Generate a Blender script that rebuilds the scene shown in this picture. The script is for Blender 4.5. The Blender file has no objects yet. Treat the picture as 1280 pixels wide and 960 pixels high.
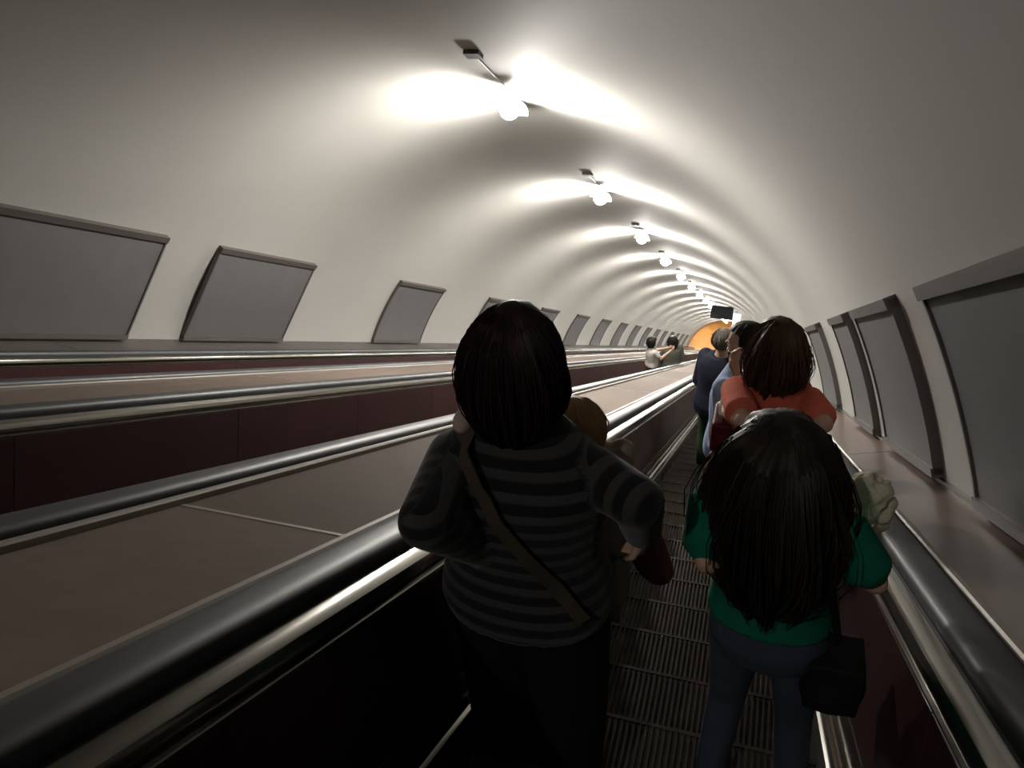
import bpy, bmesh, math, random
import numpy as np
from mathutils import Vector, Matrix

random.seed(7)
RNG = np.random.default_rng(11)
sc = bpy.context.scene
COL = sc.collection
PI = math.pi

# ------------------------------------------------------------------ camera
# Tunnel frame: x across (right +), s along the descending axis, n square to the incline.
# The camera stands at the origin; the incline falls 30 degrees along +y.
INC = math.radians(30)
CI, SI = math.cos(INC), math.sin(INC)
FPX = 1000.0
VPX, VPY = 940.0, 434.0            # where the escalator lines meet in the photograph
ROLL = math.radians(6.0)


def cam_frame():
    S = np.array([(VPX - 640) / FPX, -(VPY - 480) / FPX, 1.0])
    S /= np.linalg.norm(S)
    e1 = np.array([1.0, 0, 0]); e1 -= S * e1.dot(S); e1 /= np.linalg.norm(e1)
    e2 = np.cross(S, e1)
    if e2[1] < 0: e2 = -e2
    X = math.cos(ROLL) * e1 - math.sin(ROLL) * e2
    N = math.cos(ROLL) * e2 + math.sin(ROLL) * e1
    return np.array([X, S, N])


CM = cam_frame()


def T(x, s, n):                     # tunnel frame -> world
    return Vector((x, s * CI + n * SI, -s * SI + n * CI))


def pix(px, py, depth):             # photograph pixel + depth -> world
    t = CM @ (np.array([(px - 640) / FPX, -(py - 480) / FPX, 1.0]) * depth)
    return T(*t)


cam_data = bpy.data.cameras.new('camera')
cam = bpy.data.objects.new('camera', cam_data)
COL.objects.link(cam)
cam_data.sensor_width = 36.0
cam_data.lens = FPX * 36.0 / 1280.0
cam_data.clip_start = 0.02
cam_data.clip_end = 400
_r, _u, _f = T(*CM[:, 0]), T(*CM[:, 1]), T(*CM[:, 2])
cam.matrix_world = Matrix(((_r.x, _u.x, -_f.x, 0), (_r.y, _u.y, -_f.y, 0), (_r.z, _u.z, -_f.z, 0), (0, 0, 0, 1)))
sc.camera = cam

# ------------------------------------------------------------------ world, exposure
world = bpy.data.worlds.new('underground')
sc.world = world
world.use_nodes = True
world.node_tree.nodes['Background'].inputs['Color'].default_value = (0.004, 0.004, 0.004, 1)
world.node_tree.nodes['Background'].inputs['Strength'].default_value = 1.0
vs = sc.view_settings
vs.view_transform = 'Standard'
vs.look = 'None'
vs.gamma = 1.0
vs.use_curve_mapping = False
vs.exposure = 0.0
LAMP_STRENGTH = 1350.0
HALL_STRENGTH = 60.0

# ------------------------------------------------------------------ materials
MATS = {}


def mat(name, col, rough=0.6, metal=0.0, noise=0.0, nscale=8.0, bump=0.0, bscale=60.0, spec=0.5,
        emit=None, estr=0.0, rand=0.0, stretch=(1, 1, 1), coat=0.0, rnoise=0.0, trans=0.0):
    if name in MATS: return MATS[name]
    m = bpy.data.materials.new(name)
    m.use_nodes = True
    nt = m.node_tree
    b = nt.nodes['Principled BSDF']
    b.inputs['Base Color'].default_value = (*col, 1)
    b.inputs['Roughness'].default_value = rough
    b.inputs['Metallic'].default_value = metal
    b.inputs['Specular IOR Level'].default_value = spec
    b.inputs['Coat Weight'].default_value = coat
    b.inputs['Transmission Weight'].default_value = trans
    tc = nt.nodes.new('ShaderNodeTexCoord')
    mp = nt.nodes.new('ShaderNodeMapping')
    mp.inputs['Scale'].default_value = stretch
    nt.links.new(tc.outputs['Object'], mp.inputs['Vector'])
    out = None
    if noise > 0 or rnoise > 0:
        nz = nt.nodes.new('ShaderNodeTexNoise')
        nz.inputs['Scale'].default_value = nscale
        nz.inputs['Detail'].default_value = 6
        nt.links.new(mp.outputs['Vector'], nz.inputs['Vector'])
        if noise > 0:
            mr = nt.nodes.new('ShaderNodeMapRange')
            mr.inputs['From Min'].default_value = 0.25; mr.inputs['From Max'].default_value = 0.75
            mr.inputs['To Min'].default_value = 1 - noise; mr.inputs['To Max'].default_value = 1 + noise
            nt.links.new(nz.outputs['Fac'], mr.inputs['Value'])
            mx = nt.nodes.new('ShaderNodeVectorMath'); mx.operation = 'SCALE'
            mx.inputs[0].default_value = col
            nt.links.new(mr.outputs['Result'], mx.inputs['Scale'])
            out = mx.outputs['Vector']
        if rnoise > 0:
            m2 = nt.nodes.new('ShaderNodeMapRange')
            m2.inputs['From Min'].default_value = 0.25; m2.inputs['From Max'].default_value = 0.75
            m2.inputs['To Min'].default_value = max(0.02, rough - rnoise); m2.inputs['To Max'].default_value = rough + rnoise
            nt.links.new(nz.outputs['Fac'], m2.inputs['Value'])
            nt.links.new(m2.outputs['Result'], b.inputs['Roughness'])
    if rand > 0:
        oi = nt.nodes.new('ShaderNodeObjectInfo')
        mr = nt.nodes.new('ShaderNodeMapRange')
        mr.inputs['To Min'].default_value = 1 - rand; mr.inputs['To Max'].default_value = 1 + rand
        nt.links.new(oi.outputs['Random'], mr.inputs['Value'])
        mx = nt.nodes.new('ShaderNodeVectorMath'); mx.operation = 'SCALE'
        if out: nt.links.new(out, mx.inputs[0])
        else: mx.inputs[0].default_value = col
        nt.links.new(mr.outputs['Result'], mx.inputs['Scale'])
        out = mx.outputs['Vector']
    if out: nt.links.new(out, b.inputs['Base Color'])
    if bump > 0:
        nb = nt.nodes.new('ShaderNodeTexNoise')
        nb.inputs['Scale'].default_value = bscale
        nb.inputs['Detail'].default_value = 4
        nt.links.new(mp.outputs['Vector'], nb.inputs['Vector'])
        bp = nt.nodes.new('ShaderNodeBump')
        bp.inputs['Strength'].default_value = bump
        bp.inputs['Distance'].default_value = 0.01
        nt.links.new(nb.outputs['Fac'], bp.inputs['Height'])
        nt.links.new(bp.outputs['Normal'], b.inputs['Normal'])
    if emit:
        b.inputs['Emission Color'].default_value = (*emit, 1)
        b.inputs['Emission Strength'].default_value = estr
    MATS[name] = m
    return m


def stripe_mat(name, ca, cb, period, duty=0.55):
    m = bpy.data.materials.new(name); m.use_nodes = True
    nt = m.node_tree; b = nt.nodes['Principled BSDF']
    b.inputs['Roughness'].default_value = 0.9
    b.inputs['Specular IOR Level'].default_value = 0.15
    b.inputs['Sheen Weight'].default_value = 0.15
    at = nt.nodes.new('ShaderNodeAttribute'); at.attribute_name = 'stripe'
    md = nt.nodes.new('ShaderNodeMath'); md.operation = 'MODULO'; md.inputs[1].default_value = period
    nt.links.new(at.outputs['Fac'], md.inputs[0])
    mr = nt.nodes.new('ShaderNodeMapRange')
    mr.inputs['From Min'].default_value = period * duty - 0.003; mr.inputs['From Max'].default_value = period * duty + 0.003
    nt.links.new(md.outputs['Value'], mr.inputs['Value'])
    mx = nt.nodes.new('ShaderNodeMix'); mx.data_type = 'RGBA'
    mx.inputs['A'].default_value = (*ca, 1); mx.inputs['B'].default_value = (*cb, 1)
    nt.links.new(mr.outputs['Result'], mx.inputs['Factor'])
    nt.links.new(mx.outputs['Result'], b.inputs['Base Color'])
    return m


M_PLASTER = mat('vault_plaster', (0.40, 0.39, 0.365), 0.75, noise=0.06, nscale=0.9, bump=0.12, bscale=3.0, spec=0.25, stretch=(1, 0.5, 1))
M_CHROME = mat('brushed_steel', (0.27, 0.255, 0.225), 0.20, 1.0, rnoise=0.06, nscale=6, stretch=(6, 0.03, 6))
M_STEEL = mat('dull_steel', (0.30, 0.29, 0.27), 0.38, 1.0, noise=0.15, nscale=5, stretch=(6, 0.03, 6))
M_RUBBER = mat('handrail_rubber', (0.030, 0.031, 0.035), 0.48, spec=0.5, noise=0.2, nscale=5, stretch=(4, 0.3, 4))
M_RED = mat('dark_red_lacquer', (0.034, 0.009, 0.010), 0.38, spec=0.22, noise=0.15, nscale=3, rand=0.12)
M_DECK = mat('brown_deck_board', (0.172, 0.134, 0.110), 0.7, spec=0.04, noise=0.10, nscale=14, rand=0.10, bump=0.05, bscale=90, rnoise=0.06)
M_PLINTH = mat('brown_ledge_board', (0.150, 0.105, 0.088), 0.30, spec=0.45, noise=0.06, nscale=3, rand=0.10)
M_STRIP = mat('pale_edge_strip', (0.27, 0.235, 0.20), 0.5, 0.2)
M_DARKGAP = mat('dark_channel', (0.012, 0.011, 0.011), 0.6)
M_STEP = mat('ribbed_step_metal', (0.072, 0.060, 0.048), 0.55, 0.5, noise=0.3, nscale=14)
M_PANEL = mat('grey_panel_board', (0.120, 0.117, 0.117), 0.55, spec=0.35, noise=0.06, nscale=5, rand=0.10)
M_PFRAME = mat('panel_frame_metal', (0.105, 0.092, 0.085), 0.5, 0.3)
M_LAMPBASE = mat('lamp_bracket_metal', (0.06, 0.06, 0.065), 0.5, 0.4)
M_LAMP = mat('lamp_glass', (0.9, 0.9, 0.9), 0.4, emit=(1.0, 0.965, 0.90), estr=LAMP_STRENGTH)
M_WARM = mat('warm_lamp_tube', (0.9, 0.7, 0.4), 0.4, emit=(1.0, 0.52, 0.16), estr=HALL_STRENGTH)
M_LIGHTBOX = mat('light_box_face', (0.9, 0.9, 0.9), 0.4, emit=(1.0, 0.98, 0.95), estr=4.0)
M_SIGN = mat('black_sign_board', (0.010, 0.010, 0.012), 0.9, spec=.1)
M_HALL = mat('hall_stone', (0.55, 0.45, 0.33), 0.35, noise=0.15, nscale=2)
M_HALLWALL = mat('hall_wall_stone', (0.50, 0.43, 0.34), 0.6, noise=0.12, nscale=2)
SKIN = mat('skin', (0.52, 0.33, 0.245), 0.55, noise=0.05, nscale=20, spec=0.35)
SKIN_D = mat('skin_olive', (0.44, 0.28, 0.20), 0.55, noise=0.05, nscale=20, spec=0.35)

# ------------------------------------------------------------------ helpers
def tag(o, label=None, cat=None, group=None, kind=None):
    if label: o['label'] = label
    if cat: o['category'] = cat
    if group: o['group'] = group
    if kind: o['kind'] = kind
    return o


def mesh_from(name, verts, faces, m=None, smooth=None):
    me = bpy.data.meshes.new(name)
    me.from_pydata([tuple(v) for v in verts], [], faces)
    me.validate(); 
    bm = bmesh.new(); bm.from_mesh(me)
    bmesh.ops.recalc_face_normals(bm, faces=bm.faces)
    bm.to_mesh(me); bm.free()
    if m: me.materials.append(m)
    if smooth is not None:
        for p in me.polygons: p.use_smooth = True
        if smooth < 179: me.set_sharp_from_angle(angle=math.radians(smooth))
    me.update()
    return me


def obj(name, me, parent=None, loc=None, rot=None):
    o = bpy.data.objects.new(name, me)
    COL.objects.link(o)
    if parent: o.parent = parent
    if loc is not None: o.location = loc
    if rot is not None: o.rotation_euler = rot
    return o


def empty(name, loc=(0, 0, 0), rot=(0, 0, 0)):
    o = bpy.data.objects.new(name, None)
    o.empty_display_size = 0.2
    COL.objects.link(o)
    o.location = loc; o.rotation_euler = rot
    return o


def prism(profile, s0, s1, cuts=1):
    """closed (x,n) profile swept along s"""
    k = len(profile); V = []; F = []
    for i in range(cuts + 1):
        s = s0 + (s1 - s0) * i / cuts
        V += [(x, s, n) for x, n in profile]
    for i in range(cuts):
        for j in range(k):
            a = i * k + j; b = i * k + (j + 1) % k
            F.append((a, b, b + k, a + k))
    F.append(tuple(range(k))[::-1]); F.append(tuple(range(cuts * k, cuts * k + k)))
    return V, F


def box(c, d):
    x, y, z = c; a, b, e = d[0] / 2, d[1] / 2, d[2] / 2
    V = [(x + i * a, y + j * b, z + k * e) for i in (-1, 1) for j in (-1, 1) for k in (-1, 1)]
    F = [(0, 1, 3, 2), (4, 6, 7, 5), (0, 4, 5, 1), (2, 3, 7, 6), (0, 2, 6, 4), (1, 5, 7, 3)]
    return V, F


class Geo:
    def __init__(self): self.V = []; self.F = []
    def add(self, VF):
        o = len(self.V); self.V += [tuple(v) for v in VF[0]]; self.F += [tuple(i + o for i in f) for f in VF[1]]
        return self
    def mesh(self, name, m=None, smooth=None): return mesh_from(name, self.V, self.F, m, smooth)


def tube(path, r, sides=8, caps=True):
    """tube along points; r a number or list"""
    P = [Vector(p) for p in path]; n = len(P)
    R = r if isinstance(r, (list, tuple)) else [r] * n
    V = []; F = []
    up = Vector((0, 0, 1))
    t0 = (P[1] - P[0]).normalized()
    if abs(t0.dot(up)) > 0.9: up = Vector((1, 0, 0))
    a = t0.cross(up).normalized()
    for i in range(n):
        t = (P[min(i + 1, n - 1)] - P[max(i - 1, 0)]).normalized()
        a = (a - t * a.dot(t)).normalized(); b = t.cross(a)
        for j in range(sides):
            q = 2 * PI * j / sides
            V.append(P[i] + (a * math.cos(q) + b * math.sin(q)) * R[i])
    for i in range(n - 1):
        for j in range(sides):
            F.append((i * sides + j, i * sides + (j + 1) % sides, (i + 1) * sides + (j + 1) % sides, (i + 1) * sides + j))
    if caps:
        F.append(tuple(range(sides))[::-1]); F.append(tuple(range((n - 1) * sides, n * sides)))
    return V, F


def capsule(p0, r0, p1, r1, sides=14, hemi=4):
    p0, p1 = Vector(p0), Vector(p1); t = (p1 - p0)
    if t.length < 1e-6: t = Vector((0, 0, 1e-4)); p1 = p0 + t
    d = t.normalized(); pts = []; R = []
    for i in range(hemi):
        q = PI / 2 * (1 - i / hemi) ; pts.append(p0 - d * r0 * math.sin(q)); R.append(max(r0 * math.cos(q), r0 * 0.02))
    pts.append(p0); R.append(r0); pts.append(p1); R.append(r1)
    for i in range(hemi):
        q = PI / 2 * (i + 1) / hemi; pts.append(p1 + d * r1 * math.sin(q)); R.append(max(r1 * math.cos(q), r1 * 0.02))
    return tube(pts, R, sides)


def ellipsoid(c, r, rot=None, seg=18, rings=12):
    c = Vector(c); V = []; F = []
    Rm = rot if rot is not None else Matrix.Identity(3)
    for i in range(rings + 1):
        a = PI * i / rings
        rr = max(math.sin(a), 0.01)
        for j in range(seg):
            q = 2 * PI * j / seg
            V.append(c + Rm @ Vector((r[0] * rr * math.cos(q), r[1] * rr * math.sin(q), r[2] * math.cos(a))))
    for i in range(rings):
        for j in range(seg):
            F.append((i * seg + j, i * seg + (j + 1) % seg, (i + 1) * seg + (j + 1) % seg, (i + 1) * seg + j))
    F.append(tuple(range(seg))[::-1]); F.append(tuple(range(rings * seg, rings * seg + seg)))
    return V, F


def loft(rings, seg=28, power=2.3):
    """rings: (center, rx, ry) horizontal super-ellipses"""
    V = []; F = []
    for c, rx, ry in rings:
        for j in range(seg):
            q = 2 * PI * j / seg
            cx, sy = math.cos(q), math.sin(q)
            k = (abs(cx) ** power + abs(sy) ** power) ** (-1 / power)
            V.append((c[0] + rx * cx * k, c[1] + ry * sy * k, c[2]))
    n = len(rings)
    for i in range(n - 1):
        for j in range(seg):
            F.append((i * seg + j, i * seg + (j + 1) % seg, (i + 1) * seg + (j + 1) % seg, (i + 1) * seg + j))
    F.append(tuple(range(seg))[::-1]); F.append(tuple(range((n - 1) * seg, n * seg)))
    return V, F


def remeshed(name, geo, voxel, m, smooth_iter=4, fac=0.5):
    """union of overlapping closed pieces as one continuous skin"""
    tmp = geo.mesh('tmp')
    o = bpy.data.objects.new('tmp', tmp); COL.objects.link(o)
    md = o.modifiers.new('r', 'REMESH'); md.mode = 'VOXEL'; md.voxel_size = voxel
    if smooth_iter:
        ms = o.modifiers.new('s', 'SMOOTH'); ms.factor = fac; ms.iterations = smooth_iter
    dg = bpy.context.evaluated_depsgraph_get()
    me = bpy.data.meshes.new_from_object(o.evaluated_get(dg))
    bpy.data.objects.remove(o); bpy.data.meshes.remove(tmp)
    me.name = name
    me.materials.clear(); me.materials.append(m)
    for p in me.polygons: p.use_smooth = True
    return me


ORD = ['first', 'second', 'third', 'fourth', 'fifth', 'sixth', 'seventh', 'eighth', 'ninth', 'tenth', 'eleventh', 'twelfth',
       'thirteenth', 'fourteenth', 'fifteenth', 'sixteenth', 'seventeenth', 'eighteenth', 'nineteenth', 'twentieth']
TROT = (-INC, 0, 0)                 # an object rotated like this has local axes (x, s, n)

# ------------------------------------------------------------------ tunnel dimensions
XC, RV, NCV = -2.40, 3.42, -1.30    # vault centre and radius in the cross section
S0, S1 = -16.0, 77.0                 # near and far end of the tunnel
NSTEP = -1.27                       # line of the step noses
CENT = [-0.155, -2.305, -4.455]     # escalator centres
NDECK = -0.61


def wall_x(n, side, inset=0.0):
    return XC + side * math.sqrt((RV - inset) ** 2 - (n - NCV) ** 2)


# vault shell: one thick curved skin
prof_in = []; prof_out = []
a0 = math.asin((-1.75 - NCV) / RV)
for i in range(97):
    a = a0 + (PI - 2 * a0) * i / 96
    prof_in.append((XC + RV * math.cos(a), NCV + RV * math.sin(a)))
    prof_out.append((XC + (RV + .25) * math.cos(a), NCV + (RV + .25) * math.sin(a)))
o = obj('ceiling', mesh_from('ceiling', *prism(prof_in + prof_out[::-1], S0, S1, 40), M_PLASTER, 40), rot=TROT)
tag(o, 'smooth off-white plastered vault arching over the whole escalator tunnel', 'vault', kind='structure')
# pit below the escalators and the wall that closes the upper end
o = obj('floor', mesh_from('floor', *box((XC, (S0 + S1) / 2, -1.85), (6.6, S1 - S0, .2)), M_DARKGAP), rot=TROT)
tag(o, 'dark sloping bed underneath the three escalators', 'floor', kind='structure')
o = obj('wall_back', mesh_from('wall_back', *box((XC, S0 - .1, 0.2), (7.2, .2, 4.6)), mat('upper_wall', (.10, .095, .09), .8)), rot=TROT)
tag(o, 'plain dark wall closing the upper end of the tunnel', 'wall', kind='structure')

# plinths between outer decks and the vault
for side, nm in ((1, 'trim_1'), (-1, 'trim_2')):
    cx = CENT[0] if side > 0 else CENT[2]
    xa = cx + side * .80
    xb = wall_x(-.53, side, -.02)
    p = [(xa, NDECK), (xb, -.54), (xb, -.65), (xa, -.70)]
    r = empty(nm, rot=TROT)
    tag(r, ('sloping brown boarded ledge below the panels of the right wall' if side > 0 else
            'sloping dark boarded ledge below the panels of the left wall'), 'ledge', kind='structure')
    L = 3.5; k = 0; s = -8.6
    while s < S1 - .1:
        e = min(s + L, S1)
        if k == 0:
            me = mesh_from('plinth_board', *prism(p, 0, L - .012), M_PLINTH if side > 0 else M_PFRAME)
        m_use = me if e - s > L - .01 else mesh_from('plinth_board', *prism(p, 0, e - s - .012), M_PLINTH if side > 0 else M_PFRAME)
        obj('plinth_board', m_use, r, (0, s, 0)); s += L; k += 1
    q = [(xb - side * .035, -.530), (xb - side * .005, -.510), (xb + side * .02, -.510), (xb + side * .02, -.56), (xb - side * .035, -.56)]
    obj('rim', mesh_from('rim', *prism(q, S0, S1), M_PFRAME), r)

# ------------------------------------------------------------------ escalators
PITCH = 0.42
TREAD, RISE = PITCH * CI, PITCH * SI
PHASE = 0.10
SW = 1.0                             # step width


def step_mesh():
    g = Geo()
    # wedge body in step-local axes (x, y forward, z up); nose edge at the origin
    V = []; w = SW / 2
    prof = [(0.0, -.012), (-TREAD - .02, -.012), (-TREAD - .02, -.06), (-.02, -RISE - .06), (.0, -RISE - .02)]
    V = [(-w, y, z) for y, z in prof] + [(w, y, z) for y, z in prof]
    k = len(prof)
    F = [tuple(range(k)), tuple(range(k, 2 * k))[::-1]] + [(i, (i + 1) % k, (i + 1) % k + k, i + k) for i in range(k)]
    g.add((V, F))
    nr = 50
    for i in range(nr):              # cleats on the tread, running with the travel
        x = -w + .012 + (SW - .024) * i / (nr - 1)
        g.add(box((x, -TREAD / 2, -.006), (.0085, TREAD - .004, .012)))
    g.add(box((0, -.004, -.004), (SW, .012, .010)))
    return g.mesh('step', M_STEP)


STEP_ME = step_mesh()


def side_profile(side):
    """profiles for one balustrade at local x (side = +1 right)"""
    def P(pts): return [(side * w, n) for w, n in pts]
    d = {}
    d['skirt_plate'] = P([(.508, -1.75), (.508, -1.205), (.522, -1.195), (.540, -1.195), (.540, -1.75)])
    d['skirt_molding'] = P([(.515, -1.195), (.513, -1.175), (.520, -1.162), (.533, -1.158), (.536, -1.146), (.540, -1.128), (.545, -1.122),
                            (.542, -1.112), (.545, -1.075), (.553, -1.046), (.566, -1.034), (.580, -1.034), (.600, -1.06), (.600, -1.195)])
    d['top_molding'] = P([(.585, -.690), (.578, -.682), (.578, -.672), (.586, -.668), (.580, -.656), (.580, -.640), (.588, -.622), (.604, -.612), (.632, -.610),
                          (.640, -.618), (.640, -.690)])
    d['channel'] = P([(.640, -.70), (.640, -.618), (.655, -.612), (.745, -.612), (.790, -.612), (.790, -.70)])
    hr = []
    for i in range(17):
        a = PI * (-.18) + PI * 1.36 * i / 16
        ca, sa = math.cos(a), math.sin(a); kk = (abs(ca) ** 3 + abs(sa) ** 3) ** (-1 / 3)
        hr.append((.698 + .056 * ca * kk, -.600 + .034 * sa * kk))
    d['handrail'] = P(hr)
    d['edge_strip'] = P([(.772, -.612), (.774, -.594), (.780, -.588), (.796, -.588), (.802, -.594), (.804, -.615), (.804, -.63), (.772, -.63)])
    return d


ESC_LABEL = ['escalator nearest the right wall, carrying the striped-top woman and the green-shirted girl',
             'middle escalator between the two brown decks, with two small figures far down',
             'empty escalator nearest the left wall, seen only as rails and a dark red strip']
for ei, cx in enumerate(CENT):
    root = empty('escalator', T(cx, 0, 0), TROT)
    tag(root, ESC_LABEL[ei], 'escalator', 'three parallel escalators')
    s = PHASE + PITCH * math.ceil((S0 + .6 - PHASE) / PITCH)
    while s < S1 - .9:
        obj('step', STEP_ME, root, (0, s, NSTEP), (INC, 0, 0)); s += PITCH
    for side in (-1, 1):
        d = side_profile(side)
        for nm, mt, sm in (('skirt_plate', M_STEEL, None), ('skirt_molding', M_CHROME, 30), ('top_molding', M_CHROME, 30),
                           ('channel', M_DARKGAP, None), ('handrail', M_RUBBER, 50), ('edge_strip', M_STRIP, 30)):
            obj(nm, mesh_from(nm, *prism(d[nm], S0 + .02, S1 - 1.0, 1), mt, sm), root)
        L = 1.52; k = 0; s = S0 + .1 + (0.24 if side < 0 else 0.9)
        pp = [(side * w, n) for w, n in ((.553, -1.05), (.576, -.68), (.604, -.68), (.590, -1.05))]
        pm = mesh_from('balustrade_panel', *prism(pp, .004, L - .004), M_RED)
        sp = [(side * w, n) for w, n in ((.5515, -1.05), (.5745, -.68), (.590, -.68), (.575, -1.05))]
        while s + L < S1 - .8:
            obj('balustrade_panel', pm, root, (0, s, 0)); s += L
        bk = [(side * w, n) for w, n in ((.556, -1.06), (.579, -.68), (.610, -.68), (.596, -1.06))]
        obj('backing_plate', mesh_from('backing_plate', *prism(bk, S0, S1 - 1), M_STEEL), root)

# brown decks between escalators
for di in range(2):
    xa, xb = CENT[di + 1] + .80, CENT[di] - .80
    r = empty('escalator_deck', T((xa + xb) / 2, 0, 0), TROT)
    tag(r, ('wide brown deck between the occupied right escalator and the middle one' if di == 0 else
            'wide brown deck between the middle escalator and the left one'), 'deck', 'decks between escalators')
    w = (xb - xa) / 2 + .004
    L = 3.5; s = -8.6
    me = mesh_from('deck_board', *prism([(-w, NDECK), (w, NDECK), (w, NDECK - .04), (-w, NDECK - .04)], .010, L - .010), M_DECK)
    while s + L < S1 - .5:
        obj('deck_board', me, r, (0, s, 0))
        obj('joint_strip', mesh_from('joint_strip', *box((0, 0, NDECK - .004), (2 * w, .018, .012)), M_STRIP), r, (0, s, 0))
        s += L
    obj('deck_base', mesh_from('deck_base', *box((0, (S0 + S1 - 1) / 2, NDECK - .08), (2 * w, S1 - S0 - 1.04, .07)), M_DARKGAP), r)

# ------------------------------------------------------------------ wall panels
def wall_panel(side, s0, s1, ntop, nbot, label, flat=False):
    a_t = math.asin((ntop - NCV) / RV); a_b = math.asin((nbot - NCV) / RV)
    root = empty('display_panel', T(wall_x(nbot, side), (s0 + s1) / 2, nbot), TROT)
    ox, oy, oz = wall_x(nbot, side), (s0 + s1) / 2, nbot
    tag(root, label, 'panel', 'grey panels on the %s wall' % ('right' if side > 0 else 'left'))

    def arc(i0, i1, aa, ab, sa, sb, k=1 if flat else 8):
        """curved slab between insets i0 (back) and i1 (front)"""
        pr = []
        for ins in (i0, i1):
            row = []
            for j in range(k + 1):
                a = aa + (ab - aa) * j / k
                row.append((XC + side * (RV - ins) * math.cos(a) - ox, NCV + (RV - ins) * math.sin(a) - oz))
            pr.append(row)
        return prism(pr[0] + pr[1][::-1], sa - oy, sb - oy)
    obj('board', mesh_from('board', *arc(-.005, .035, a_b, a_t, s0, s1), M_PANEL, 30), root)
    da = .045 / RV
    obj('top_rail', mesh_from('top_rail', *arc(.0, .060, a_t - da, a_t + .004, s0 - .012, s1 + .012, 2), M_PFRAME), root)
    obj('bottom_rail', mesh_from('bottom_rail', *arc(.0, .055, a_b - .004, a_b + da * .7, s0 - .012, s1 + .012, 2), M_PFRAME), root)
    for sa in (s0 - .012, s1 - .010):
        obj('side_rail', mesh_from('side_rail', *arc(.0, .045, a_b, a_t, sa, sa + .022), M_PFRAME, 30), root)


LP = [(4.35, 6.25)] + [(7.05 + 4.4 * k, 8.88 + 4.4 * k) for k in range(15)]
for i, (a, b) in enumerate(LP):
    if i == 0: lb = 'largest grey panel on the left wall, cut by the left edge of the photo'
    else: lb = '%s grey panel along the left wall counting from the nearest' % ORD[i]
    wall_panel(-1, a, b, .48, -.50, lb, i < 2)
RP = [(1.35, 3.40), (4.15, 5.55), (6.05, 7.10), (8.55, 10.1)] + [(13.0 + 4.4 * k, 14.5 + 4.4 * k) for k in range(14)]
for i, (a, b) in enumerate(RP):
    if i == 0: lb = 'largest grey panel on the right wall, cut by the right edge of the photo'
    else: lb = '%s grey panel along the right wall counting from the nearest' % ORD[i]
    wall_panel(1, a, b, .305, -.50, lb)

# ------------------------------------------------------------------ ceiling lamps
LN = NCV + RV
globe_me = Geo().add(ellipsoid((0, 0, 0), (.095, .095, .10), seg=20, rings=14)).mesh('globe', M_LAMP, 180)
collar_me = Geo().add(tube([(0, 0, .08), (0, 0, .16)], [.06, .045], 16)).mesh('collar', M_LAMPBASE, 40)
base_me = Geo().add(box((0, -1.05, .132), (.13, .12, .036))).add(tube([(0, -1.0, .135), (0, -.2, .14), (0, 0, .14)], .007, 8)).mesh('bracket', M_LAMPBASE)
plate = []  # half discs added to cut grazing lamp light along the vault
for i in range(13):
    a = PI * i / 12; plate.append((.135 * math.cos(a), -.02 + .14 * math.sin(a)))
M_FROST = bpy.data.materials.new('added_frosted_plate'); M_FROST.use_nodes = True
_nt = M_FROST.node_tree
_a = _nt.nodes.new('ShaderNodeBsdfDiffuse'); _b = _nt.nodes.new('ShaderNodeBsdfTranslucent'); _m = _nt.nodes.new('ShaderNodeMixShader')
for _n in (_a, _b): _n.inputs['Color'].default_value = (.72, .71, .69, 1)
_m.inputs['Fac'].default_value = .5
_nt.links.new(_a.outputs[0], _m.inputs[1]); _nt.links.new(_b.outputs[0], _m.inputs[2])
_nt.links.new(_m.outputs[0], _nt.nodes['Material Output'].inputs['Surface'])
shade_me = mesh_from('added_shade_plate', *prism(plate, 0, .002), M_FROST, 30)
LS = [7.2 + 4.65 * k for k in range(15)] + [-6.9]  # last one is unseen, added behind the viewer to fill backs and near vault
for i, s in enumerate(LS):
    root = empty('ceiling_lamp', T(XC, s, LN - .15), TROT)
    tag(root, ('biggest and nearest glowing ceiling lamp at the crown of the vault' if i == 0 else
               'unseen lamp added as fill at the crown of the vault behind the viewer' if s < 0 else
               '%s glowing ceiling lamp along the vault counting from the nearest' % ORD[i]), 'lamp', 'lamps along the vault')
    obj('globe', globe_me, root); obj('collar', collar_me, root); obj('bracket', base_me, root)
    for ds in (-.16, .16): obj('added_shade_plate', shade_me, root, (0, ds, 0))

# hanging black sign and the light box beside it, far down the tunnel
r = empty('hanging_sign', T(-1.66, 42.0, 1.58), TROT)
tag(r, 'small black rectangular sign hanging from the vault far down the tunnel', 'sign')
obj('board', mesh_from('board', *box((0, 0, 0), (1.10, .12, .64)), M_SIGN), r, rot=(0, 0, 0))
for x in (-.35, .35):
    obj('rod', Geo().add(tube([(x, 0, .31), (x, 0, .44 - (.05 if x > 0 else -.04))], .02, 8)).mesh('rod', M_LAMPBASE), r)
r = empty('light_box', T(-.92, 42.6, 1.30), TROT)
tag(r, 'small glowing white light box just right of the black hanging sign', 'light box')
obj('case', mesh_from('case', *box((0, .09, 0), (.40, .10, .66)), M_LAMPBASE), r)
obj('face', mesh_from('face', *box((0, 0, 0), (.36, .08, .62)), M_LIGHTBOX), r)
obj('rod', Geo().add(tube([(0, .09, .33), (0, .09, .44)], .02, 8)).mesh('rod', M_LAMPBASE), r)

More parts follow.
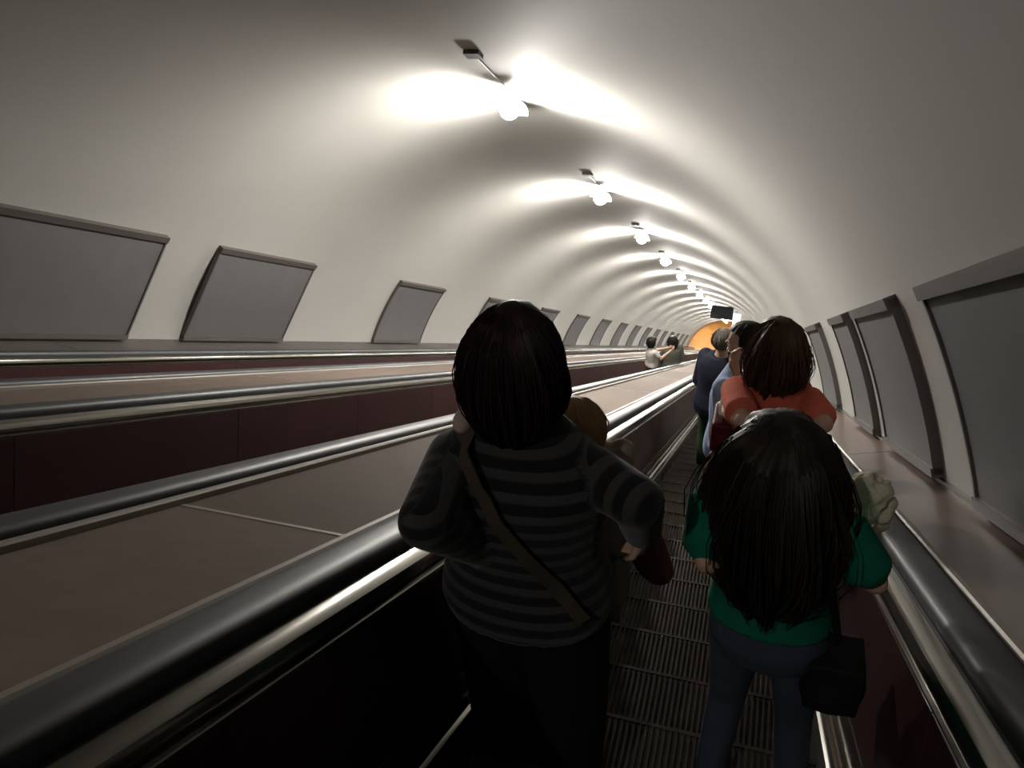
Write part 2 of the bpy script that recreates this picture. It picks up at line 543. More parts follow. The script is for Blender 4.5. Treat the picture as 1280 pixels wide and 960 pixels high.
# ------------------------------------------------------------------ lower hall with warm light
E0 = T(XC, S1 - 1.0, NSTEP)
zf = E0.z
def wbox(name, c, d, m, label, cat, smooth=None):
    o = obj(name, mesh_from(name, *box((0, 0, 0), d), m), loc=c)
    return tag(o, label, cat, kind='structure')
wbox('floor_hall', (XC, E0.y + 7.5, zf - .1), (9, 15.4, .2), M_HALL, 'warmly lit stone floor of the hall at the foot of the escalators', 'floor')
wbox('ceiling_hall', (XC, E0.y + 8.0, zf + 6.2), (9.4, 14.6, .2), M_HALLWALL, 'high ceiling of the lower hall', 'ceiling')
wbox('wall_front', (XC, E0.y + 15.2, zf + 3), (9.4, .2, 6.4), M_HALLWALL, 'far end wall of the lower hall', 'wall')
for sd, nm in ((-1, 'wall_left'), (1, 'wall_right')):
    wbox(nm, (XC + sd * 4.6, E0.y + 9.3, zf + 3), (.2, 12, 6.4), M_HALLWALL, '%s wall of the lower hall' % ('left' if sd < 0 else 'right'), 'wall')
for i, (x, y) in enumerate(((-2.2, 3.1), (1.6, 3.1), (-2.2, 4.6), (1.6, 4.6))):
    r = empty('hall_lamp', (XC + x, E0.y + y, zf + 1.95))
    tag(r, ['warm tube lamp over the left of the lower hall, nearer the escalators', 'warm tube lamp over the right of the lower hall, nearer the escalators',
            'warm tube lamp over the left of the lower hall, farther in', 'warm tube lamp over the right of the lower hall, farther in'][i], 'lamp', 'warm lamps of the lower hall')
    obj('tube', Geo().add(capsule((-.9, 0, 0), .06, (.9, 0, 0), .06)).mesh('tube', M_WARM, 180), r)
    obj('housing', mesh_from('housing', *box((0, 0, .12), (2.0, .2, .08)), M_LAMPBASE), r)
    obj('rod', Geo().add(tube([(0, 0, .15), (0, 0, 4.17)], .015, 6)).mesh('rod', M_LAMPBASE), r)
# ------------------------------------------------------------------ people
def step_under(y):
    """index of the step whose tread lies under world y, its tread height and its nose"""
    k = math.ceil(((y - NSTEP * SI) / CI - PHASE) / PITCH)
    sk = PHASE + PITCH * k
    return sk * CI + NSTEP * SI, -sk * SI + NSTEP * CI


def stand(px, py, depth):
    """feet position on the step below a head whose top is seen at (px, py); and the height"""
    p = pix(px, py, depth)
    yn, zn = step_under(p.y)
    y = min(max(p.y, yn - TREAD + .09), yn - .12)
    p = p * (y / p.y)                # stay on the same line of sight
    return Vector((p.x, y, zn)), p.z - zn - .014


class Fig:
    """one person: joints in local metres, facing +y, feet at z = 0"""
    def __init__(self, feet, H, rotz=0.0, build=1.0, lean=(0, 0), voxel=.008):
        self.feet, self.H, self.rotz, self.bd, self.lean, self.vox = feet, H, rotz, build, lean, voxel
        self.hh = .118 * H + .022
        self.R = Matrix.Rotation(rotz, 3, 'Z')
        h, b = H, build
        self.j = dict(hipL=(-.055 * h, 0, .50 * h), hipR=(.055 * h, 0, .50 * h), kneeL=(-.06 * h, .01, .275 * h), kneeR=(.06 * h, .01, .275 * h),
                      ankL=(-.06 * h, -.01, .05 * h), ankR=(.06 * h, -.01, .05 * h),
                      shL=(-.105 * h * b, 0, .805 * h), shR=(.105 * h * b, 0, .805 * h),
                      elL=(-.14 * h * b, 0, .63 * h), elR=(.14 * h * b, 0, .63 * h), wrL=(-.12 * h, .12 * h, .54 * h), wrR=(.12 * h, .12 * h, .54 * h))
        # torso: height, half width, half depth, forward shift
        self.torso = [(.475 * h, .088 * h * b, .068 * h * b, 0), (.52 * h, .104 * h * b, .074 * h * b, -.004), (.57 * h, .098 * h * b, .068 * h * b, 0),
                      (.62 * h, .088 * h * b, .062 * h * b, .004), (.68 * h, .094 * h * b, .068 * h * b, .004), (.74 * h, .104 * h * b, .070 * h * b, 0),
                      (.785 * h, .108 * h * b, .060 * h * b, -.004), (.82 * h, .082 * h * b, .046 * h * b, -.006), (.842 * h, .045 * h, .040 * h, -.004)]
        self.head_rot = Matrix.Identity(3)

    def local(self, px, py, depth):
        return tuple(self.R.inverted() @ (pix(px, py, depth) - self.feet))

    def turn_head(self, yaw=0, pitch=0, roll=0):
        self.head_rot = (Matrix.Rotation(math.radians(yaw), 3, 'Z') @ Matrix.Rotation(math.radians(pitch), 3, 'X') @ Matrix.Rotation(math.radians(roll), 3, 'Y'))

    def hp(self, V):                # head points: turn about the top of the neck
        piv = Vector((0, -.01, self.H - .85 * self.hh))
        return [piv + self.head_rot @ (Vector(v) - piv) for v in V]

    def shear(self, me):
        if self.lean == (0, 0): return me
        z1 = self.H * .9
        for v in me.vertices:
            k = max(0.0, z1 - v.co.z)
            v.co.x += self.lean[0] * k; v.co.y += self.lean[1] * k
        return me

    def torso_at(self, z, grow=0.0):
        t = self.torso
        for a, b in zip(t, t[1:]):
            if a[0] <= z <= b[0]:
                u = (z - a[0]) / (b[0] - a[0]); return [a[i] + (b[i] - a[i]) * u + (grow if i in (1, 2) else 0) for i in range(4)]
        q = t[0] if z < t[0][0] else t[-1]
        return [q[0], q[1] + grow, q[2] + grow, q[3]]

    def hand(self, g, w, d, palm):
        w, d, palm = Vector(w), Vector(d).normalized(), Vector(palm)
        palm = (palm - d * palm.dot(d)).normalized(); side = d.cross(palm)
        sc_ = self.H / 1.65
        for k in (-1, -.33, .33, 1):
            b0 = w + d * .012 * sc_ + side * k * .016 * sc_; b1 = w + d * .085 * sc_ + side * k * .028 * sc_
            g.add(capsule(b0, .0145 * sc_, b1, .0105 * sc_, 8, 2))
            L = (.072, .080, .076, .060)[int(round((k + 1) * 1.5))] * sc_
            m = b1 + (d * .85 + palm * .5).normalized() * L * .5
            e = m + (d * .35 + palm * .95).normalized() * L * .5
            g.add(capsule(b1, .0092 * sc_, m, .0085 * sc_, 8, 2)); g.add(capsule(m, .0085 * sc_, e, .0068 * sc_, 8, 2))
        t0 = w + d * .03 * sc_ - side * .022 * sc_; t1 = t0 + (d * .7 - side * .7 + palm * .25).normalized() * .045 * sc_
        t2 = t1 + (d * .8 + palm * .45).normalized() * .032 * sc_
        g.add(capsule(t0, .0125 * sc_, t1, .0105 * sc_, 8, 2)); g.add(capsule(t1, .0105 * sc_, t2, .0085 * sc_, 8, 2))

    def body(self, name, skin, label, cat='person'):
        g = Geo(); H, hh, j = self.H, self.hh, self.j
        k = H / 1.65
        def head(VF): g.add((self.hp(VF[0]), VF[1]))
        head(ellipsoid((0, -.03 * hh, H - .40 * hh), (.345 * hh, .43 * hh, .40 * hh)))
        head(ellipsoid((0, .10 * hh, H - .64 * hh), (.275 * hh, .31 * hh, .35 * hh)))
        head(capsule((0, .40 * hh, H - .50 * hh), .025 * hh, (0, .455 * hh, H - .62 * hh), .055 * hh, 10, 3))
        head(ellipsoid((0, .35 * hh, H - .80 * hh), (.12 * hh, .06 * hh, .04 * hh)))
        head(ellipsoid((0, .36 * hh, H - .44 * hh), (.24 * hh, .05 * hh, .04 * hh)))
        for sx in (-1, 1): head(ellipsoid((sx * .345 * hh, -.02 * hh, H - .57 * hh), (.045 * hh, .10 * hh, .15 * hh)))
        g.add(capsule((0, -.018, H - .75 * hh), .052 * k, (0, -.012, .80 * H), .060 * k))
        g.add(loft([((0, y, z), rx * .93, ry * .93) for z, rx, ry, y in self.torso]))
        for sd in 'LR':
            g.add(capsule(j['sh' + sd], .047 * k, j['el' + sd], .037 * k)); g.add(capsule(j['el' + sd], .038 * k, j['wr' + sd], .025 * k))
            e, w = Vector(j['el' + sd]), Vector(j['wr' + sd])
            palm = Vector((1 if sd == 'L' else -1, 0, .3)) if not hasattr(self, 'palm') else Vector(self.palm)
            self.hand(g, w, w - e, palm)
            g.add(capsule(j['hip' + sd], .078 * k, j['knee' + sd], .050 * k)); g.add(capsule(j['knee' + sd], .051 * k, j['ank' + sd], .034 * k))
            a = Vector(j['ank' + sd]); g.add(capsule(a - Vector((0, .01, .02)), .032 * k, a + Vector((0, .13 * k, -.045 * k)), .024 * k))
        me = self.shear(remeshed(name, g, self.vox, skin, 3))
        o = obj(name, me, loc=self.feet, rot=(0, 0, self.rotz))
        tag(o, label, cat)
        self.root = o
        for sx in (-1, 1):
            e = Geo(); V, F = ellipsoid((sx * .14 * hh, .345 * hh, H - .52 * hh), (.055 * hh, .035 * hh, .035 * hh), seg=12, rings=8)
            e.add((self.hp(V), F)); em = e.mesh('eye', mat('eye_white', (.6, .58, .55), .3), 180); self.shear(em); eo = obj('eye', em, o)
            V, F = ellipsoid((sx * .14 * hh, .372 * hh, H - .52 * hh), (.026 * hh, .015 * hh, .028 * hh), seg=10, rings=6)
            im = Geo().add((self.hp(V), F)).mesh('iris', mat('eye_dark', (.02, .012, .008), .2), 180); self.shear(im); obj('iris', im, eo)
        V, F = ellipsoid((0, .395 * hh, H - .80 * hh), (.095 * hh, .03 * hh, .028 * hh), seg=12, rings=8)
        lm = Geo().add((self.hp(V), F)).mesh('lips', mat('lips', (.38, .14, .12), .5), 180); self.shear(lm); obj('lips', lm, o)
        return o

    def part(self, name, g, m, voxel=None, smooth_iter=3, parent=None):
        me = self.shear(remeshed(name, g, voxel or self.vox * 1.15, m, smooth_iter))
        return obj(name, me, parent or self.root)

    def shirt(self, m, name='shirt', sleeve=1.0, hem=.49, grow=.012, neck=.845, loose=0.0, arm_r=(.060, .050, .040)):
        g = Geo(); H, j = self.H, self.j; k = H / 1.65
        zs = np.linspace(hem * H, neck * H, 14); rg = []
        for z in zs:
            _, rx, ry, y = self.torso_at(z, grow)
            ex = loose * max(0, 1 - (z - hem * H) / (.30 * H))
            rg.append(((0, y, z), rx + ex, ry + ex))
        g.add(loft(rg))
        for sd in 'LR':
            s_, e, w = Vector(j['sh' + sd]), Vector(j['el' + sd]), Vector(j['wr' + sd])
            g.add(ellipsoid(s_, (.062 * k, .058 * k, .055 * k)))
            if sleeve >= 1:
                g.add(capsule(s_, arm_r[0] * k, e, arm_r[1] * k)); g.add(capsule(e, arm_r[1] * k, e + (w - e) * min(1, sleeve - 1) * .96, (arm_r[1] + (arm_r[2] - arm_r[1]) * min(1, sleeve - 1)) * k, hemi=2))
            else:
                g.add(capsule(s_, arm_r[0] * k, s_ + (e - s_) * sleeve, (arm_r[1] + .008) * k, hemi=1))
        return self.part(name, g, m)

    def trousers(self, m, name='trousers', rad=(.088, .062, .050), waist=.58, grow=.008):
        g = Geo(); H, j = self.H, self.j; k = H / 1.65 * (1 + (self.bd - 1) * .6)
        g.add(loft([((0, self.torso_at(z)[3], z), self.torso_at(z, grow)[1], self.torso_at(z, grow)[2]) for z in np.linspace(.47 * H, waist * H, 7)]))
        for sd in 'LR':
            g.add(capsule(j['hip' + sd], rad[0] * k, j['knee' + sd], rad[1] * k)); g.add(capsule(j['knee' + sd], rad[1] * k, j['ank' + sd], rad[2] * k, hemi=2))
        return self.part(name, g, m)

    def shoes(self, m):
        for sd in 'LR':
            a = Vector(self.j['ank' + sd]); k = self.H / 1.65; g = Geo()
            zf_ = a.z - .05 * self.H
            g.add(capsule((a.x, a.y - .02 * k, zf_ + .042 * k), .042 * k, (a.x, a.y + .14 * k, zf_ + .034 * k), .036 * k))
            g.add(box((a.x, a.y + .06 * k, zf_ + .012 * k), (.078 * k, .25 * k, .022 * k)))
            self.part('shoe', g, m, .009)

    def hair(self, m, rings, seed=1, strands=260, wave=.006, front=.30, open_deg=62, freq=(9, 17, 31), fly=.012, bottom_jag=.02):
        """rings: (drop below the crown, half width, half depth, y shift) in metres"""
        rg = np.random.default_rng(seed); H, hh = self.H, self.hh
        ts = np.array([r[0] for r in rings]); L = ts[-1]
        nz, na = 44, 96
        ph = rg.uniform(0, 6.28, (len(freq), 3))

        def surf(t, q):
            """q = angle, 0 at the back, +-pi at the front"""
            rx, ry, cy = (np.interp(t, ts, [r[i] for r in rings]) for i in (1, 2, 3))
            w = 0.0
            for i, fq in enumerate(freq):
                w += math.sin(fq * q + ph[i, 0] + 5 * math.sin(t * (9 + 4 * i) + ph[i, 1]) * .35 + t * 6 * (i - 1)) * wave / (1 + .6 * i)
            w *= min(1, t / .10)
            f = 1.0
            fr = PI - abs(q)
            if fr < math.radians(open_deg) and t > front * hh:
                u = min(1, (t - front * hh) / (.10 * hh)) * min(1, (math.radians(open_deg) - fr) / math.radians(12))
                f = 1 - .72 * u
            x = (rx + w) * math.sin(q) * f; y = -(ry + w) * math.cos(q) * f + cy
            return Vector((x, y, H + .012 - t))
        V = []; F = []
        tt = [L * (i / (nz - 1)) ** 1.25 for i in range(nz)]
        for t in tt:
            for jn in range(na):
                q = -PI + 2 * PI * jn / na
                p = surf(t, q)
                if t > L * .9: p.z += rg.normal() * bottom_jag * (t / L - .9) * 10 * .5
                V.append(p)
        for i in range(nz - 1):
            for jn in range(na):
                a, b = i * na + jn, i * na + (jn + 1) % na
                F.append((a, b, b + na, a + na))
        F.append(tuple(range(na))[::-1]); F.append(tuple(range((nz - 1) * na, nz * na)))
        g = Geo().add((V, F))
        for _ in range(strands):
            lim = PI - math.radians(open_deg) - .05
            q0 = rg.uniform(-lim, lim); dq = rg.normal() * .12; t0 = rg.uniform(.0, .02); t1 = L * rg.uniform(.80, 1.05)
            out = abs(rg.normal()) * fly; P = []
            for i in range(9):
                u = i / 8; t = t0 + (t1 - t0) * u
                p = surf(min(t, L), q0 + dq * u)
                if t > L: p.z -= t - L
                c = Vector((0, p.y * .0, p.z)); d = Vector((p.x, p.y, 0)); d = d.normalized() if d.length > 1e-6 else Vector((0, -1, 0))
                P.append(p + d * (.0015 + out * math.sin(u * 2.6) ** 2) + Vector((0, 0, .003 * max(0, 1 - t / .07))))
            g.add(tube(P, [.0003] + [.0016] * 7 + [.0005], 3))
        g.V = [tuple(v) for v in self.hp([v for v in g.V])] if self.head_rot != Matrix.Identity(3) else g.V
        me = g.mesh('hair', m, 60); self.shear(me)
        return obj('hair', me, self.root)


def hair_mat(name, col, hi):
    m = bpy.data.materials.new(name); m.use_nodes = True
    nt = m.node_tree; b = nt.nodes['Principled BSDF']
    tc = nt.nodes.new('ShaderNodeTexCoord'); mp = nt.nodes.new('ShaderNodeMapping'); mp.inputs['Scale'].default_value = (60, 60, 3)
    nz = nt.nodes.new('ShaderNodeTexNoise'); nz.inputs['Scale'].default_value = 4; nz.inputs['Detail'].default_value = 5
    mx = nt.nodes.new('ShaderNodeMix'); mx.data_type = 'RGBA'
    mx.inputs['A'].default_value = (*col, 1); mx.inputs['B'].default_value = (*hi, 1)
    nt.links.new(tc.outputs['Object'], mp.inputs['Vector']); nt.links.new(mp.outputs['Vector'], nz.inputs['Vector'])
    nt.links.new(nz.outputs['Fac'], mx.inputs['Factor']); nt.links.new(mx.outputs['Result'], b.inputs['Base Color'])
    bp = nt.nodes.new('ShaderNodeBump'); bp.inputs['Strength'].default_value = .02; bp.inputs['Distance'].default_value = .004
    nt.links.new(nz.outputs['Fac'], bp.inputs['Height']); nt.links.new(bp.outputs['Normal'], b.inputs['Normal'])
    b.inputs['Roughness'].default_value = .55; b.inputs['Specular IOR Level'].default_value = .25
    return m


def cloth(name, col, rough=.9, bump=.35, bscale=22, noise=.12):
    m = mat(name, col, rough, noise=noise, nscale=10, bump=bump, bscale=bscale, spec=.15)
    return m


def ribbon(points, normals, width, thick):
    """flat strap along points lying on a body"""
    P = [Vector(p) for p in points]; V = []; F = []; n = len(P)
    for i in range(n):
        t = (P[min(i + 1, n - 1)] - P[max(i - 1, 0)]).normalized(); nn = Vector(normals[i]).normalized()
        b = t.cross(nn).normalized() * width / 2
        V += [P[i] - b, P[i] + b, P[i] + b + nn * thick, P[i] - b + nn * thick]
    for i in range(n - 1):
        for j in range(4):
            F.append((i * 4 + j, i * 4 + (j + 1) % 4, i * 4 + 4 + (j + 1) % 4, i * 4 + 4 + j))
    F.append((3, 2, 1, 0)); F.append(tuple(range(4 * n - 4, 4 * n)))
    return V, F


# ---- woman in the striped top
feet, H = stand(638, 380, 1.55)
w1 = Fig(feet, H, 0.0, build=1.18, voxel=.0075)
w1.j['elR'] = w1.local(797, 628, 1.68); w1.j['wrR'] = w1.local(803, 664, 1.86)
w1.j['elL'] = w1.local(531, 652, 1.66); w1.j['wrL'] = w1.local(615, 690, 1.93)
w1.j['shL'] = (-.163, 0, .755 * H); w1.j['shR'] = (.165, .0, .762 * H)
w1.torso[6] = (.775 * H, .118 * H, .066 * H, -.004); w1.torso[7] = (.812 * H, .085 * H, .050 * H, -.006)
w1.body('person', SKIN, 'woman seen from behind in dark striped top, dark bob hair, carrying a small child')
w1.trousers(cloth('black_trousers', (.010, .010, .012)), rad=(.112, .098, .085))
sh = w1.shirt(stripe_mat('striped_knit', (.0085, .009, .012), (.042, .041, .040), .046), sleeve=2.0, hem=.50, loose=.012, arm_r=(.066, .058, .046))
# stripe coordinate: height on the body, distance along the arm on the sleeves
me = sh.data; co = np.empty(len(me.vertices) * 3); me.vertices.foreach_get('co', co); co = co.reshape(-1, 3)
val = co[:, 2].copy()
for sd, sg in (('L', -1), ('R', 1)):
    a, b, c = (np.array(w1.j[q + sd]) for q in ('sh', 'el', 'wr'))
    best = np.full(len(co), 9.0); arc = np.zeros(len(co)); base = 0.0
    for p0, p1 in ((a, b), (b, c)):
        d = p1 - p0; L = np.linalg.norm(d); u = np.clip(((co - p0) @ d) / L ** 2, 0, 1)
        dist = np.linalg.norm(co - p0 - u[:, None] * d, axis=1)
        up_ = dist < best; arc[up_] = base + u[up_] * L; best[up_] = dist[up_]; base += L
    tors = np.array([w1.torso_at(z)[1] for z in co[:, 2]])
    arc = np.linalg.norm(co - a, axis=1)
    on = (best < .085) & (co[:, 0] * sg > tors * .93) & (arc > .03)
    val[on] = (a[2] - arc[on] * 1.0)
at = me.attributes.new('stripe', 'FLOAT', 'POINT'); at.data.foreach_set('value', (val + 3.0).astype(np.float32))
w1.shoes(cloth('black_shoe', (.012, .012, .012), .5))
w1.hair(hair_mat('dark_plum_hair', (.0075, .0055, .0065), (.034, .012, .016)),
        [(0, .02, .03, -.01), (.02, .056, .075, -.012), (.05, .083, .106, -.014), (.09, .098, .116, -.014), (.14, .107, .120, -.014), (.19, .107, .118, -.014),
         (.235, .098, .108, -.014), (.27, .084, .094, -.014), (.295, .068, .076, -.012), (.312, .05, .058, -.012)], 3, 320, .0035, fly=.006)

# shoulder strap and bag of the striped woman
pts, nrm = [], []
zt, zb = .835 * H, .555 * H
for i in range(26):
    u = i / 25
    if u < .18:                      # over the left shoulder from the front
        v = u / .18; x = -.098 + .004 * v; y = .075 - .125 * v; z = .828 * H + .018 * math.sin(v * PI) + .006; n_ = (0, math.cos(v * PI) * .6, 1)
        if v > .7: n_ = (0, -.6, .7)
    else:
        v = (u - .18) / .82; z = .828 * H + (zb - .828 * H) * v; _, rx, ry, cy = w1.torso_at(z, .028)
        x = -.094 + (.175 + .094) * v; c_ = min(.98, abs(x) / (rx + .01)); y = cy - ry * (1 - c_ ** 2.3) ** (1 / 2.3) - .004; n_ = (x * .9, y - .12, 0)
        y -= .012 * (1 - v) if v < .2 else 0
    pts.append((x, y, z)); nrm.append(n_)
bag = empty('shoulder_bag', w1.feet + Vector((.20, .06, .50 * H)))
tag(bag, 'tan shoulder strap and small beige bag worn across the back of the striped-top woman', 'bag')
off = w1.feet - bag.location
M_STRAP = cloth('tan_strap', (.060, .046, .034), .75, .15)
so = obj('strap', mesh_from('strap', *ribbon(pts, nrm, .034, .004), M_STRAP, 40), bag, off)
g = Geo().add(ellipsoid((-.112, -.030, .838 * H), (.026, .045, .026)))  # pale lump: lamp light on the strap top put into its colour
obj('lit_strap_top', g.mesh('lit_strap_top', cloth('lit_strap_tone', (.42, .33, .30)), 180), bag, off)
g = Geo().add(ellipsoid((.0, .03, -.01), (.045, .085, .07))).add(box((.0, .03, -.03), (.07, .15, .08)))
obj('pouch', remeshed('pouch', g, .008, cloth('beige_pouch', (.16, .13, .10), .8), 6), bag)

# ---- small child in her arms
hp_ = pix(718, 505, 1.90)
cH = .84
ch = Fig(hp_ - Vector((0, 0, cH)), cH, math.radians(180 - 150), build=1.15, lean=(.30, .0), voxel=.007)
ch.j['kneeL'] = (-.07, .13, .36); ch.j['kneeR'] = (.07, .10, .30); ch.j['ankL'] = (-.07, .15, .20); ch.j['ankR'] = (.08, .08, .14)
ch.j['elL'] = (-.13, .03, .54); ch.j['wrL'] = (-.10, .13, .56); ch.j['elR'] = (.085, .06, .50); ch.j['wrR'] = (.04, .13, .56)
ch.turn_head(20)
ch.body('person', SKIN, 'small child with light brown hair held in front of the striped-top woman')
ch.shirt(cloth('cream_shirt', (.30, .25, .20)), sleeve=1.3, hem=.46, loose=.01)
ch.trousers(cloth('dull_red_trousers', (.115, .035, .035)), waist=.52, rad=(.13, .12, .10))
ch.shoes(cloth('red_shoe', (.10, .03, .03), .6))
ch.hair(hair_mat('light_brown_hair', (.34, .205, .10), (.52, .34, .17)),
        [(0, .015, .02, -.006), (.012, .04, .05, -.008), (.03, .056, .068, -.008), (.055, .064, .076, -.008), (.085, .064, .074, -.01), (.11, .056, .064, -.012), (.125, .044, .05, -.012)], 8, 160, .0025, fly=.004)

# ---- girl in the green shirt
feet, H = stand(983, 520, 1.76)
gl = Fig(feet, H, math.radians(-4), build=1.04, lean=(.07, 0), voxel=.0075)
gl.j['elL'] = gl.local(876, 700, 1.88); gl.j['wrL'] = gl.local(915, 695, 2.10)
gl.j['elR'] = gl.local(1083, 724, 1.86); gl.j['wrR'] = gl.local(1075, 662, 2.05)
gl.j['ankL'] = (-.14, -.02, .05 * H); gl.j['kneeL'] = (-.10, .03, .275 * H); gl.j['hipL'] = (-.075, 0, .49 * H); gl.j['hipR'] = (.075, 0, .49 * H)
gl.j['ankR'] = (.09, .0, .05 * H)
gl.body('person', SKIN, 'girl seen from behind in green short-sleeved shirt and jeans, long dark wavy hair')
gl.trousers(cloth('faded_jeans', (.050, .060, .085), .85, .3), rad=(.090, .064, .056))
gl.shirt(cloth('green_jersey', (.006, .135, .082), .85), sleeve=.80, hem=.565, loose=.006, arm_r=(.070, .066, .04))
gl.shoes(cloth('grey_shoe', (.08, .08, .08), .6))
gl.hair(hair_mat('dark_brown_hair', (.010, .0075, .006), (.034, .024, .017)),
        [(0, .02, .03, -.01), (.02, .066, .080, -.014), (.05, .098, .114, -.018), (.09, .114, .130, -.02), (.15, .124, .138, -.026), (.22, .130, .138, -.034), (.29, .128, .126, -.046),
         (.35, .120, .108, -.056), (.41, .106, .086, -.064), (.46, .086, .062, -.070), (.50, .062, .040, -.074), (.53, .038, .024, -.076)], 5, 620, .014, freq=(6, 11, 23), fly=.020, front=.52, open_deg=58, bottom_jag=.05)

# cream bundle held up on her right, and the black bag on her right hip
c = pix(1082, 634, 2.02)
g = Geo(); rr = np.random.default_rng(4)
for i in range(46):
    d = rr.normal(size=3); d /= np.linalg.norm(d)
    g.add(ellipsoid((d[0] * .050, d[1] * .040, d[2] * .088), tuple(rr.uniform(.012, .028, 3)), seg=10, rings=8))
b_ = obj('cloth_bundle', remeshed('cloth_bundle', g, .006, cloth('cream_cloth', (.62, .57, .43), .9, .6, 60), 2), loc=c)
tag(b_, 'crumpled cream cloth bundle held at the right of the green-shirted girl', 'bundle')
for i in range(5):
    d = Vector((-.03 + .015 * i, .01, .070)); top = d + Vector((-.012 + .006 * i, 0, .014 + .010 * (i % 2)))
    obj('fold', Geo().add(tube([d, (d + top) / 2 + Vector((.004, .004, 0)), top], [.016, .012, .003], 7)).mesh('fold', MATS['cream_cloth'], 180), b_)
hb = empty('shoulder_bag', gl.feet + Vector((.205, -.05, .47 * H)))
tag(hb, 'black shoulder bag hanging at the right hip of the green-shirted girl', 'bag')
M_BLK = cloth('black_bag_cloth', (.010, .010, .010), .75)
g = Geo().add(box((0, 0, 0), (.13, .13, .17))).add(ellipsoid((0, 0, -.03), (.085, .085, .09)))
obj('pouch', remeshed('pouch', g, .008, M_BLK, 10), hb)
pts = []; nrm = []
for i in range(18):
    v = i / 17; z = (.83 - .28 * v) * H; _, rx, ry, cy = gl.torso_at(z, .022)
    x = .085 + .085 * v; c_ = min(.97, x / (rx + .012)); y = cy - ry * (1 - c_ ** 2.3) ** (1 / 2.3) - .006
    pts.append((x, y, z)); nrm.append((x * .8, y - .1, .1))
obj('strap', mesh_from('strap', *ribbon(pts, nrm, .022, .004), M_BLK, 40), hb, gl.feet - hb.location + Vector((.03, 0, 0)))

# ---- woman in the orange hooded top
feet, H = stand(978, 397, 3.35)
og = Fig(feet, H, math.radians(-3), build=.96, voxel=.009)
og.j['elL'] = og.local(929, 526, 3.36); og.j['wrL'] = og.local(908, 516, 3.58)
og.j['elR'] = og.local(1030, 530, 3.36); og.j['wrR'] = og.local(1000, 520, 3.65)
og.j['shL'] = (-.155, .0, .785 * H); og.j['shR'] = (.155, 0, .785 * H)
og.turn_head(22)
og.body('person', SKIN, 'woman seen from behind in orange hooded top with shoulder-length brown hair')
og.trousers(cloth('dark_trousers', (.02, .016, .016)))
M_OR = cloth('orange_jersey', (.62, .135, .080), .85)
og.shirt(M_OR, sleeve=.78, hem=.49, loose=.015, arm_r=(.066, .060, .05))
g = Geo()
for i in range(15):
    a = -PI * .46 + PI * .92 * i / 14
    p0 = Vector((math.sin(a) * .135, -math.cos(a) * .085 - .01, .835 * H - .035 - .11 * math.cos(a)))
    a2 = -PI * .46 + PI * .92 * (i + 1) / 14
    p1 = Vector((math.sin(a2) * .135, -math.cos(a2) * .085 - .01, .835 * H - .035 - .11 * math.cos(a2)))
    g.add(capsule(p0, .036 + .028 * math.cos(a), p1, .036 + .028 * math.cos(a2)))
og.part('hood', g, M_OR, .009, 3)
og.shoes(cloth('brown_shoe', (.05, .03, .02), .6))
og.hair(hair_mat('brown_hair', (.042, .020, .012), (.115, .060, .036)),
        [(0, .02, .03, -.01), (.02, .058, .072, -.012), (.05, .086, .104, -.014), (.10, .102, .118, -.016), (.16, .114, .122, -.018), (.22, .122, .122, -.02), (.27, .124, .116, -.02),
         (.30, .118, .105, -.02), (.325, .095, .085, -.02)], 9, 380, .008, fly=.016, open_deg=60, bottom_jag=.04)
rb = empty('hand_bag', pix(904, 530, 3.78))
tag(rb, 'dark red handbag hanging from the left hand of the orange-topped woman', 'bag')
g = Geo().add(box((0, 0, -.02), (.10, .20, .16))).add(ellipsoid((0, 0, -.05), (.065, .12, .09)))
obj('pouch', remeshed('pouch', g, .010, cloth('dark_red_leather', (.10, .012, .016), .5, .2), 30), rb)
obj('handle', Geo().add(tube([(0, -.07, .05), (0, -.05, .11), (0, 0, .135), (0, .05, .11), (0, .07, .05)], .008, 8)).mesh('handle', MATS['dark_red_leather'], 60), rb)
obj('tag', Geo().add(ellipsoid((-.02, -.10, -.11), (.026, .02, .022))).mesh('tag', cloth('white_tag', (.5, .47, .44)), 180), rb)

# ---- man with black hair, light blue shirt
feet, H = stand(934, 402, 4.60)
mb = Fig(feet, H, math.radians(62), build=1.06, voxel=.011)
mb.j['elR'] = mb.local(925, 492, 4.45); mb.j['wrR'] = mb.local(920, 466, 4.42)
mb.j['elL'] = (-.20, -.02, .63 * H); mb.j['wrL'] = (-.19, .03, .50 * H)
mb.turn_head(18)
mb.palm = (0, -1, .2)
mb.body('person', SKIN_D, 'black-haired man in light blue shirt facing left with one hand at his chin')
mb.trousers(cloth('grey_trousers', (.03, .03, .035)))
mb.shirt(cloth('light_blue_shirt', (.33, .40, .55)), sleeve=1.6, hem=.48, loose=.02)
mb.shoes(MATS['black_shoe'])
M_BLKH = hair_mat('black_hair', (.008, .007, .006), (.022, .017, .014))
mb.hair(M_BLKH, [(0, .02, .03, -.01), (.02, .06, .075, -.012), (.05, .086, .105, -.014), (.09, .096, .112, -.018), (.13, .090, .104, -.022), (.17, .07, .08, -.03), (.19, .05, .05, -.035)],
        12, 160, .005, front=.22, open_deg=70, fly=.008)

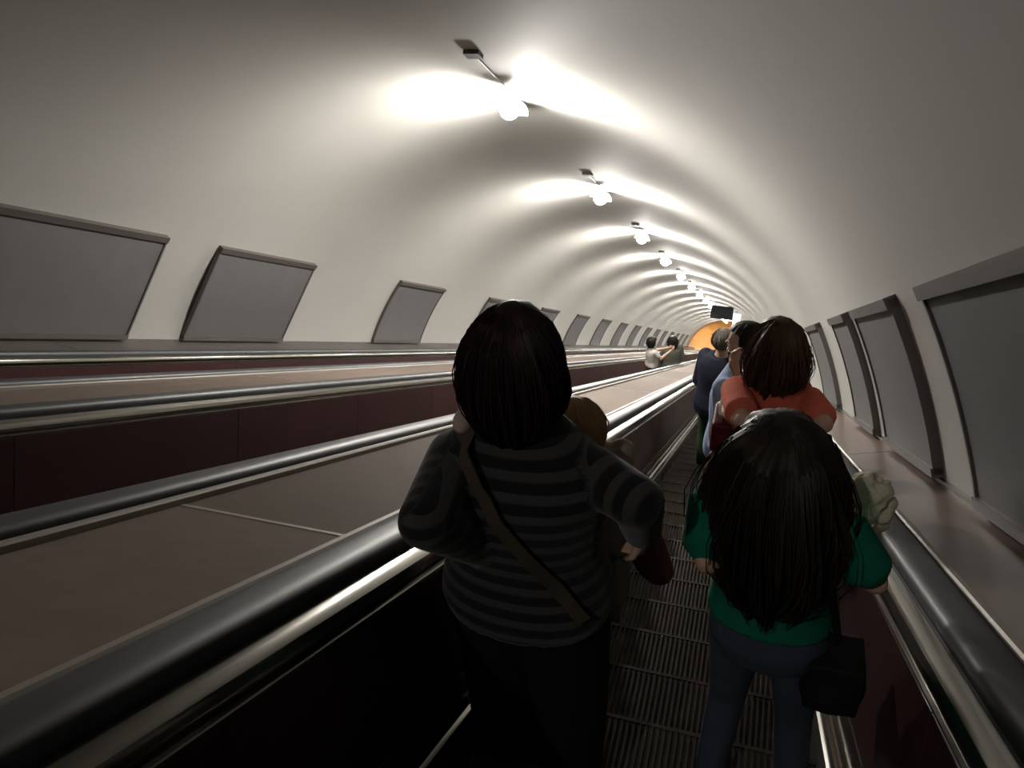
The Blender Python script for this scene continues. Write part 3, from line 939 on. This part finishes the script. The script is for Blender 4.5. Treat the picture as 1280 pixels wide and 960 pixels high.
# ---- person in the dark navy jacket
feet, H = stand(906, 411, 7.6)
nv = Fig(feet, H, math.radians(-28), build=1.12, voxel=.012)
nv.j['elL'] = (-.22, -.02, .63 * H); nv.j['wrL'] = (-.18, .16, .62 * H); nv.j['elR'] = (.22, -.02, .63 * H); nv.j['wrR'] = (.18, .16, .62 * H)
nv.j['shL'] = (-.18, 0, .80 * H); nv.j['shR'] = (.18, 0, .80 * H)
nv.body('person', SKIN_D, 'person in dark navy jacket and green trousers in front of the black-haired man')
nv.trousers(cloth('green_trousers', (.030, .060, .030)), rad=(.10, .075, .06))
nv.shirt(cloth('navy_jacket', (.012, .013, .024), .7), name='jacket', sleeve=1.9, hem=.46, loose=.03, grow=.03, arm_r=(.075, .066, .05))
nv.shoes(MATS['black_shoe'])
nv.hair(hair_mat('grey_brown_hair', (.10, .085, .07), (.20, .17, .14)), [(0, .02, .03, -.01), (.02, .06, .075, -.012), (.05, .085, .10, -.014), (.09, .094, .108, -.018), (.13, .088, .10, -.022), (.17, .07, .08, -.03), (.19, .05, .05, -.035)],
        14, 120, .004, front=.22, open_deg=70, fly=.006)

# ---- two people far down the middle escalator
feet, H = stand(816, 421, 18.2)
p1 = Fig(feet, H, math.radians(-60), build=1.05, voxel=.016)
p1.j['elR'] = (.24, .12, .72 * H); p1.j['wrR'] = (.16, .40, .80 * H); p1.j['elL'] = (-.16, .16, .72 * H); p1.j['wrL'] = (-.02, .40, .78 * H)
p1.body('person', SKIN, 'distant dark-haired person in pale top on the middle escalator, reaching out an arm')
p1.trousers(cloth('grey_trousers_pale', (.10, .095, .09)))
p1.shirt(cloth('pale_top', (.50, .46, .42)), sleeve=.7, hem=.55, loose=.02)
p1.shoes(MATS['grey_shoe'])
p1.hair(M_BLKH, [(0, .02, .03, -.01), (.02, .065, .075, -.012), (.05, .092, .11, -.014), (.10, .108, .12, -.016), (.16, .11, .12, -.02), (.22, .09, .10, -.03), (.26, .06, .06, -.035)], 15, 80, .006, fly=.01)
feet, H = stand(841, 420, 19.3)
p2 = Fig(feet, H, math.radians(25), build=1.15, voxel=.016)
p2.body('person', SKIN, 'distant dark-haired person in olive grey top on the middle escalator, back turned')
p2.trousers(MATS['grey_trousers_pale'])
p2.shirt(cloth('olive_grey_top', (.115, .115, .095)), sleeve=1.7, hem=.46, loose=.04, grow=.02, arm_r=(.075, .066, .05))
p2.shoes(MATS['grey_shoe'])
p2.hair(M_BLKH, [(0, .02, .03, -.01), (.02, .07, .08, -.012), (.05, .10, .115, -.014), (.10, .12, .125, -.016), (.17, .128, .125, -.02), (.24, .12, .11, -.03), (.29, .09, .08, -.035)], 16, 80, .006, fly=.01)
